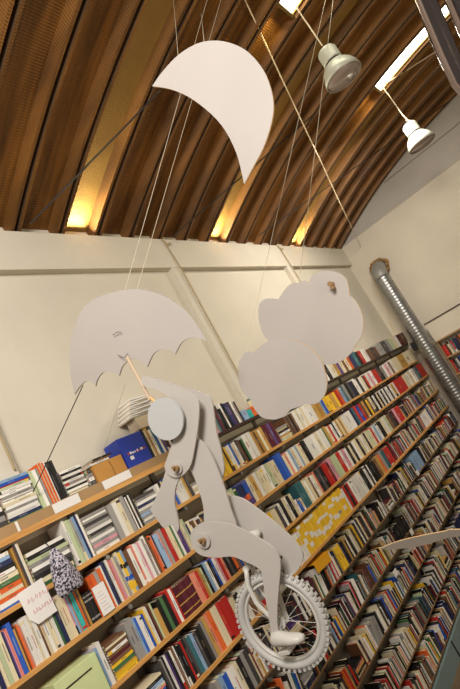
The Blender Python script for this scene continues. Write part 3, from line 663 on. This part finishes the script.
# ------------------------------------------------------------------ two high-bay lamps
def lamp(pt, cord_pts, label):
    e = empty('pendant_lamp', pt, label, 'lamp', None)
    Rr = 0.20; M = Matrix.Translation(pt)
    b = MB(); b.lathe([(Rr,-0.10),(Rr+0.004,-0.10),(Rr*0.97,-0.04),(Rr*0.8,0.03),(Rr*0.55,0.085),(0.075,0.10)], M, 36); b.build('reflector', LAMPM, parent=e, smooth=True)
    b = MB(); b.lathe([(Rr-0.002,-0.10),(Rr*0.94,-0.04),(Rr*0.77,0.025),(Rr*0.5,0.078),(0.001,0.088)], M, 36); b.build('inner_reflector', LAMPIN, parent=e, smooth=True)
    b = MB(); b.lathe([(0.001,-0.085),(Rr-0.004,-0.088),(Rr-0.004,-0.096),(0.001,-0.094)], M, 36)
    g = mat('lamp_glass_'+str(len(bpy.data.materials)), (200,180,172), 0.15); g.node_tree.nodes['Principled BSDF'].inputs['Transmission Weight'].default_value = 0.55
    b.build('glass', g, parent=e, smooth=True)
    b = MB(); b.lathe([(0.001,0.10),(0.085,0.10),(0.085,0.115),(0.001,0.115)], M, 28); b.build('neck', BLACK, parent=e)
    b = MB(); b.lathe([(0.001,0.115),(0.098,0.115),(0.104,0.13),(0.104,0.245),(0.09,0.27),(0.001,0.275)], M, 32); b.build('canister', LAMPM, parent=e, smooth=False)
    b = MB(); b.tube([pt+Vector((0.03,0,0.26)), pt+Vector((0.03,0,0.31)), pt+Vector((-0.0,0,0.335)), pt+Vector((-0.03,0,0.31)), pt+Vector((-0.03,0,0.26))], 0.008, 8); b.build('hanging_loop', BLACK, parent=e)
    b = MB(); b.tube(cord_pts, 0.008, 8); b.build('cord', CREAMSTR, parent=e, smooth=True)
    return e
p1 = at_x(339, 70, 5.3)
lamp(p1, [p1+Vector((0,0,0.33)), p1+Vector((0.0,0,0.7)), at_roof(287, -6, 0.02)], 'larger pale industrial pendant lamp hanging nearer, beside the moon cutout')
p2 = at_x(418.5, 139, 7.84)
r2 = at_roof(379, 82, 0.05)
q = p2+Vector((0.0,0,0.34))
lamp(p2, [q, at_x(415, 120.5, 7.84), at_x(408, 120.5, 7.84), at_x(402, 114, 7.84), at_x(395, 104, 7.84), r2], 'smaller pale industrial pendant lamp hanging farther away, before the end wall')

# ------------------------------------------------------------------ polished pipes at the top right, near the camera
def on_up(a, b_):                             # carry a pipe's straight end up to the vault
    d = (a-b_).normalized(); d = Vector((d.x, d.y, max(d.z, 0.35))); p = a.copy()
    while p.z < roof_z(p.y)-0.05: p = p + d*0.05
    return p
b = MB(); b.tube([on_up(at_d(412, -35, 3.0), at_d(425, 0, 3.0)), at_d(412, -35, 3.0), at_d(425, 0, 3.0), at_d(436, 26, 3.0), at_d(447, 52, 3.0), at_d(460, 80, 3.0), at_d(495, 120, 3.0), at_d(560, 190, 3.0), at_d(760, 330, 3.6)], 0.046, 24)
tag(b.build('polished_pipe', CHROME, smooth=True, origin=at_d(437, 30, 3.0)), 'curved dark polished steel pipe crossing the top right corner', 'pipe')
b = MB(); b.tube([on_up(at_d(438, -40, 3.3), at_d(452, -5, 3.3)), at_d(438, -40, 3.3), at_d(452, -5, 3.3), at_d(466, 28, 3.3), at_d(500, 65, 3.3), at_d(575, 130, 3.3), at_d(780, 250, 3.9)], 0.042, 20)
tag(b.build('polished_pipe', CHROME, smooth=True, origin=at_d(452, 0, 3.3)), 'second polished pipe at the very right of the top corner', 'pipe')

# ------------------------------------------------------------------ hanging cut-out boards
def smooth_poly(pts, sharp=(), n=5):
    out = []; N = len(pts)
    for i in range(N):
        p0, p1, p2, p3 = pts[(i-1)%N], pts[i], pts[(i+1)%N], pts[(i+2)%N]
        if i in sharp: p0 = p1
        if (i+1)%N in sharp: p3 = p2
        for k in range(n):
            t = k/n
            out.append(tuple(0.5*((2*p1[c]) + (-p0[c]+p2[c])*t + (2*p0[c]-5*p1[c]+4*p2[c]-p3[c])*t*t + (-p0[c]+3*p1[c]-3*p2[c]+p3[c])*t**3) for c in (0,1)))
    return out
def board(name, px, k, m=BOARD, thick=0.012, parent=None, sharp=(), edge=PLY, n=5, smooth=True):
    pts = smooth_poly(px, sharp, n) if smooth else px
    P = [at_n(x, y, k) for x, y in pts]; c = sum(P, Vector())/len(P)
    bm = bmesh.new(); vf = [bm.verts.new(p) for p in P]; vb = [bm.verts.new(p + N9*thick) for p in P]; N = len(P)
    f = bm.faces.new(vf); f2 = bm.faces.new(vb[::-1])
    for i in range(N): s = bm.faces.new((vf[i], vb[i], vb[(i+1)%N], vf[(i+1)%N])); s.material_index = 1
    bmesh.ops.recalc_face_normals(bm, faces=bm.faces[:])
    bmesh.ops.triangulate(bm, faces=[f, f2])
    org = c if parent is None else parent.location + Vector()
    bmesh.ops.translate(bm, verts=bm.verts[:], vec=-(c if parent is None else parent.location))
    me = bpy.data.meshes.new(name); bm.to_mesh(me); bm.free(); me.materials.append(m); me.materials.append(edge)
    o = bpy.data.objects.new(name, me); COL.objects.link(o)
    if parent is None: o.location = c
    else: o.parent = parent
    return o
moon = board('moon_cutout', [(152,86),(162,72),(178,55),(197,43.5),(215,40.5),(232,43.5),(248,52),(262,68),(270,86),(273.5,106),(270.5,126),(263,148),(253,167),(244,184),(241,170),(237,155),(229,137),(218,121),(203,107),(187,96),(170,89)], 2.40, m=BOARD_PINK, sharp=(0,13))
tag(moon, 'white crescent moon board hanging under the vaulted roof', 'sculpture')
cl1 = board('cloud_cutout', [(299,283),(304,280.5),(309,283),(313,275),(326,270.5),(340,273.5),(347,281),(349.5,295.5),(357,303),(363,318),(362,334),(356,344),(351,353),(341,361),(328,364.5),(310,358),(290,346),(268,340),(260.5,327),(258,314),(260,303),(267,298.5),(278,299.5),(286,288),(292,283.5)], 3.05, m=BOARD_PINK, thick=0.016, sharp=(2,7,22), edge=PLY)
tag(cl1, 'larger white cloud board hanging behind, with a wooden peg at its top', 'sculpture')
b = MB(); c = at_n(331, 284, 3.02); b.tube([c+N9*0.03, c-N9*0.03], 0.016, 12); b.tube([c+Vector((0,0,-0.025))+N9*0.02, c+Vector((0,0,-0.025))-N9*0.025], 0.011, 10); b.build('peg', PEG, parent=cl1)
cl2 = board('cloud_cutout', [(246,352),(253,352.5),(260,347),(269,340.5),(285.5,338.5),(301,342.5),(313,351),(321,361),(325,372),(327,384),(324,396),(316,403.5),(305.5,404),(298,407),(290,410),(285.5,416),(273.5,419.5),(261,416.5),(253.5,407),(250.5,400),(241.5,390),(238.5,377),(239.5,362)], 2.85, m=BOARD_PINK, thick=0.016, sharp=(1,12,15), edge=PLY)
tag(cl2, 'smaller white cloud board hanging in front and lower left of the larger one', 'sculpture')
# umbrella
um = empty('umbrella_cutout', at_n(139, 380, 2.40), 'white umbrella board with scalloped lower edge held up by the figure', 'sculpture')
board('canopy', [(74.5,394.5),(70.5,375),(69.5,355),(72,335),(81,311),(90,302),(98,297),(110,293),(123,290),(136,289),(147,290.5),(164,296),(182,308),(193,320),(199,329),(206.5,341),(199,338),(192,337.5),(182,342),(175,354),(170,350),(164,349.5),(154,353),(147,367),(139,360),(129.5,360),(122.5,366),(119,375.5),(115,373),(108,372),(102,373),(97,380),(95.5,386),(91,381.5),(86,381),(80,386)],
      2.40, parent=um, m=BOARD_PINK, sharp=(0,15,19,23,27,32), edge=BOARD)
b = MB(); b.tube([at_n(127, 357, 2.38), at_n(145, 390, 2.38), at_n(150, 400, 2.38)], 0.011, 10); b.build('handle', mat('pale_handle', (196, 174, 148), 0.6), parent=um)
b = MB(); b.tube([at_n(113, 335, 2.385), at_n(117, 332, 2.38), at_n(121, 332, 2.385)], 0.002, 6); b.tube([at_n(118, 355, 2.385), at_n(124, 358, 2.375), at_n(128, 353, 2.385)], 0.002, 6); b.build('hook', STRINGD, parent=um)
# the riding figure
fg = empty('cyclist_sculpture', at_n(215, 540, 2.37), 'jointed white board figure riding the unicycle and holding the umbrella', 'sculpture')
def disc(px, py, r, k, name, m=BOARD, parent=fg, th=0.012):
    c = at_n(px, py, k); b = MB(); b.tube([c, c+N9*th], r, 40); return b.build(name, m, parent=parent)
hd = at_n(165, 419, 2.30)
b = MB(); b.tube([hd, hd+N9*0.014], 0.119, 48); tag(b.build('head', mat('head_board', (182, 184, 184), 0.5), parent=fg), 'round grey-white disc head')
b = MB(); b.tube([at_n(150, 397, 2.33), at_n(166, 412, 2.33)], 0.010, 8); b.tube([at_n(166, 412, 2.33), at_n(190, 455, 2.42)], 0.008, 8); b.build('neck', PLY, parent=fg)
board('front_arm', [(141,378),(146,376),(152,379),(163,383),(178,387),(188,392),(195.5,397),(199,404),(198,425),(194,450),(190.5,465),(184,474),(176.5,477.5),(169,475),(164.5,467),(167,458),(173,441),(178,427),(181,415),(179,405),(168,396),(155,389),(143,385)], 2.34, parent=fg, edge=BOARD)
board('front_forearm', [(176.5,460),(184,464),(186,471),(180,478),(175.5,488),(174.5,503),(177,515),(179,527),(177,532),(174,527),(170.5,525),(166.5,527.5),(162.5,527),(156,518),(150,509.5),(154.5,500),(160,488),(164,476),(168,465)], 2.355, parent=fg, edge=BOARD, sharp=(8,12,14))
for (x, y, k, r) in ((176.6, 468.5, 2.325, 0.033), (203, 541, 2.315, 0.042)):
    disc(x, y, r, k, 'joint_washer'); c = at_n(x, y, k-0.012); b = MB(); b.tube([c+N9*0.015, c-N9*0.015], 0.015, 12); b.tube([c-N9*0.01+Vector((0,0,0.012)), c-N9*0.03+Vector((0,0,0.012))], 0.009, 8); b.build('joint_peg', PEG, parent=fg)
board('torso', [(191,443),(197,438.5),(204,444),(211,455),(217,468),(225.5,491),(231,510),(236,524),(237,535),(228,545),(215,546),(205,540),(204,525),(203,505),(196,482),(189.5,463)], 2.375, parent=fg, edge=BOARD)
board('rear_arm', [(150,380),(156,378),(182,386.5),(203,393),(211,399),(214,415),(217,435),(221,450),(224,470),(219,482),(208,478),(200,460),(198,430),(196,408),(184,400),(165,392)], 2.42, parent=fg, edge=BOARD)
board('rear_leg', [(222,497),(232,496),(243,499),(253,505.5),(267,516),(280,527),(292,538),(301,549),(303,558),(299,568),(291,575.5),(281,577),(268,572),(252,560),(238,548),(224,530),(219,512)], 2.44, parent=fg, edge=BOARD)
board('front_leg', [(190.5,534),(197,525.5),(205,522.3),(213,521.8),(232,525),(253,535),(268,544),(277,552),(280.5,564),(279,585),(277.5,605),(277.5,625),(279.5,640),(277,645.5),(272.5,641),(269,618),(265.5,598),(263,582),(261,571),(254,565.5),(245,561.5),(232,556.5),(217,557.5),(202,555.5),(193,547.5)], 2.33, parent=fg, edge=BOARD)
# small bits: saddle bump and knee hole, its dark drawn as a black disc
b = MB(); c = at_n(281, 557, 2.438); b.tube([c+N9*0.004, c-N9*0.004], 0.008, 10); b.build('knee_hole', BLACK, parent=fg)
c = at_n(200, 496, 2.373); b = MB(); b.tube([c+N9*0.003, c-N9*0.004], 0.006, 8); b.build('bolt', PEG, parent=fg)
c = at_n(253, 536, 2.40); b = MB(); b.lathe([(0.001,-0.03),(0.03,-0.025),(0.05,0.0),(0.04,0.02),(0.001,0.03)], Matrix.Translation(c), 16); b.build('saddle', WHITEP, parent=fg, smooth=True)
# shoe
def loft(b, secs, n=14):
    vs = []; fs = []
    for c, a, ra, bb, rb in secs:
        for i in range(n): t = 2*math.pi*i/n; vs.append(c + a*ra*math.cos(t) + bb*rb*math.sin(t))
    for j in range(len(secs)-1):
        for i in range(n): fs.append((j*n+i, j*n+(i+1)%n, (j+1)*n+(i+1)%n, (j+1)*n+i))
    fs.append(tuple(range(n))); fs.append(tuple((len(secs)-1)*n+i for i in range(n))); b.add(vs, fs)
h0 = at_n(272, 642, 2.33); h1 = at_n(303, 635, 2.33); dv = (h1-h0).normalized(); upv = N9.cross(dv); upv = upv if upv.z > 0 else -upv; L = (h1-h0).length
b = MB(); loft(b, [(h0+dv*L*t+upv*u, N9, ra, upv, rb*0.8) for t, u, ra, rb in ((0.0,0.0,0.018,0.028),(0.12,0.01,0.030,0.048),(0.35,0.006,0.034,0.050),(0.6,-0.006,0.038,0.038),(0.85,-0.01,0.036,0.030),(1.0,-0.01,0.018,0.018))])
b.build('shoe', WHITEP, parent=fg, smooth=True)

# unicycle ---------------------------------------------------------
WC = at_n(281.5, 620, 2.42); WR = 0.262
uc = empty('unicycle', WC, 'white painted unicycle with a knobbly tyre ridden by the board figure', 'unicycle')
def ringpt(r, a, off=0.0): return WC + U9*r*math.cos(a) + Vector((0,0,1))*r*math.sin(a) + N9*off
def torus(b, R_, r1, r2, off=0, n=72, k=12):
    vs = []; fs = []
    for i in range(n):
        a = 2*math.pi*i/n
        for j in range(k):
            t = 2*math.pi*j/k; vs.append(ringpt(R_ + r1*math.cos(t), a, off + r2*math.sin(t)))
    for i in range(n):
        for j in range(k): fs.append((i*k+j, i*k+(j+1)%k, ((i+1)%n)*k+(j+1)%k, ((i+1)%n)*k+j))
    b.add(vs, fs)
b = MB(); torus(b, WR-0.026, 0.022, 0.024); ty = b.build('tyre', TYRE, parent=uc, smooth=True)
kb = MB()
for i in range(54):
    a = 2*math.pi*(i)/54
    for off, da in ((0.013, 0), (-0.013, math.pi/54)):
        aa = a+da; u = U9*math.cos(aa)+Vector((0,0,math.sin(aa))); tt = -U9*math.sin(aa)+Vector((0,0,math.cos(aa))); c = WC + u*(WR-0.003) + N9*off
        M = Matrix((u, tt, N9)).transposed().to_4x4(); M.translation = c; kb.box((-0.007,-0.0068,-0.010), (0.006,0.0068,0.010), M=M)
kb.build('tread', TYRE, parent=ty)
b = MB(); torus(b, WR-0.056, 0.010, 0.014, k=10); b.build('rim', WHITEP, parent=uc, smooth=True)
b = MB(); b.tube([WC-N9*0.045, WC+N9*0.045], 0.018, 16); b.tube([WC-N9*0.03, WC-N9*0.025], 0.034, 20); b.tube([WC+N9*0.025, WC+N9*0.03], 0.034, 20); b.build('hub', WHITEP, parent=uc)
for i in range(18):
    a = 2*math.pi*i/18; s = 0.026 if i % 2 else -0.026; b = MB(); b.tube([ringpt(0.03, a+0.5*(1 if i % 4 < 2 else -1), s), ringpt(WR-0.062, a, 0)], 0.0014, 5); b.build('spoke', WHITEP, parent=uc)
crown = at_n(249, 566, 2.42)
for s in (-1, 1):
    b = MB(); pts = [crown + N9*0.035*s, at_n(251.5, 580, 2.42)+N9*0.05*s, at_n(260, 598, 2.42)+N9*0.05*s, WC + N9*0.048*s]
    pp = []
    for i in range(len(pts)-1):
        for t in (0, 0.5): pp.append(pts[i].lerp(pts[i+1], t))
    pp.append(pts[-1]); b.tube(pp, 0.013, 12); b.build('fork_blade', WHITEP, parent=uc, smooth=True)
b = MB(); b.tube([crown - N9*0.045, crown + N9*0.045], 0.018, 12); b.tube([crown, crown + (crown-WC).normalized()*0.12], 0.014, 12); b.build('fork_crown', WHITEP, parent=uc)
pe = at_n(289, 646, 2.40)
b = MB(); b.tube([WC-N9*0.055, pe-N9*0.02], [0.015, 0.012], 10); b.build('crank', WHITEP, parent=uc)
up_ = WC + (WC-pe)*0.95; b = MB(); b.tube([WC+N9*0.055, up_+N9*0.05], [0.015, 0.012], 10); b.build('crank', WHITEP, parent=uc)
for c, s in ((pe, -1), (up_, 1)):
    b = MB(); M = Matrix.Translation(c + N9*0.07*s*(0.3 if s < 0 else 1)); b.box((-0.045,-0.035,-0.012), (0.045,0.035,0.012), M=M); bevel(b.build('pedal', WHITEP, parent=uc), 0.005)

# grey wing-shaped board poking in from the right
k = 2.55
wg = board('wing_cutout', [(379,549),(392,543.5),(405,539.5),(425,535),(446,531),(449,529.8),(460,529.5),(492,529),(492,538),(460,536.3),(446,538.5),(422,545.5),(397,549)], k, m=mat('grey_tan_board', (128, 118, 106), 0.7, noise=0.05), thick=0.012, edge=PLY, sharp=(0,7,8,9))
tag(wg, 'thin grey-tan wing-shaped board pointing in from the right edge', 'sculpture')

# ------------------------------------------------------------------ strings and wires
def wire(a, bb, r, m, label, mid=None, name='string', cat='string'):
    mb = MB(); pts = [a] + ([mid] if mid else []) + [bb]; mb.tube(pts, r, 6); return tag(mb.build(name, m, origin=a), label, cat)
wire(at_roof(214, -25), at_n(125, 290, 2.40), 0.0021, STRING, 'pale string from the roof past the moon to the umbrella top, left of a twin')
wire(at_roof(228, -25), at_n(137, 289, 2.405), 0.0018, STRING, 'pale string from the roof to the umbrella, right of its twin')
wire(at_roof(201, 13), at_n(204, 42, 2.40), 0.0018, STRING, 'short pale string from a roof hook to the moon top')
wire(at_roof(173, -5), at_n(178, 56, 2.40), 0.0014, STRING, 'faint string down to the left part of the moon')
wire(at_roof(331, -25), at_n(246, 352, 2.85), 0.0021, STRING, 'thin string from the roof to the smaller cloud, left of the pair')
wire(at_roof(336, -25), at_n(299, 283, 3.05), 0.0021, STRING, 'thin string from the roof to the larger cloud, right of the pair')
wire(at_roof(238, -15), at_y(366, 258, 3.2), 0.0075, CREAMSTR, 'long cream cord slanting from the roof to the far corner', name='cord', cat='cord')
b = MB(); b.tube([at_x(372, 276, 10.57), at_x(394, 330, 10.57)], 0.012, 6); tag(b.build('cord', CREAMSTR), 'cream cable running down beside the spiral duct', 'cord')
wire(at_n(83, 385, 2.40), at_y(33, 492, SH_Y-0.03), 0.0032, STRINGD, 'dark string from the umbrella down to the top shelf magazines', name='string')
wire(at_n(125, 384, 2.42), at_y(98, 468, SH_Y-0.01), 0.0014, STRING, 'faint pale string from the umbrella to the top shelf')
for a, bb, l in (((20,223),(156,82),'left, passing behind the moon tip'), ((163,236),(312,107),'middle, passing behind the moon'), ((250,235),(445,98),'right, towards the end wall')):
    A = at_roof(*a, 0.10); A.y -= 0.12; Bq = at_roof(*bb, 0.10); mid = A.lerp(Bq, 0.5)
    wire(A, Bq, 0.009, STRINGD, 'dark tie wire under the brown vault, %s' % l, name='tie_wire', cat='wire')
wire(at_roof(381, 82, 0.06), at_roof(452, 37, 0.06), 0.009, CREAMSTR, 'pale cable running up beside the bright skylight pane', name='cable', cat='cable')
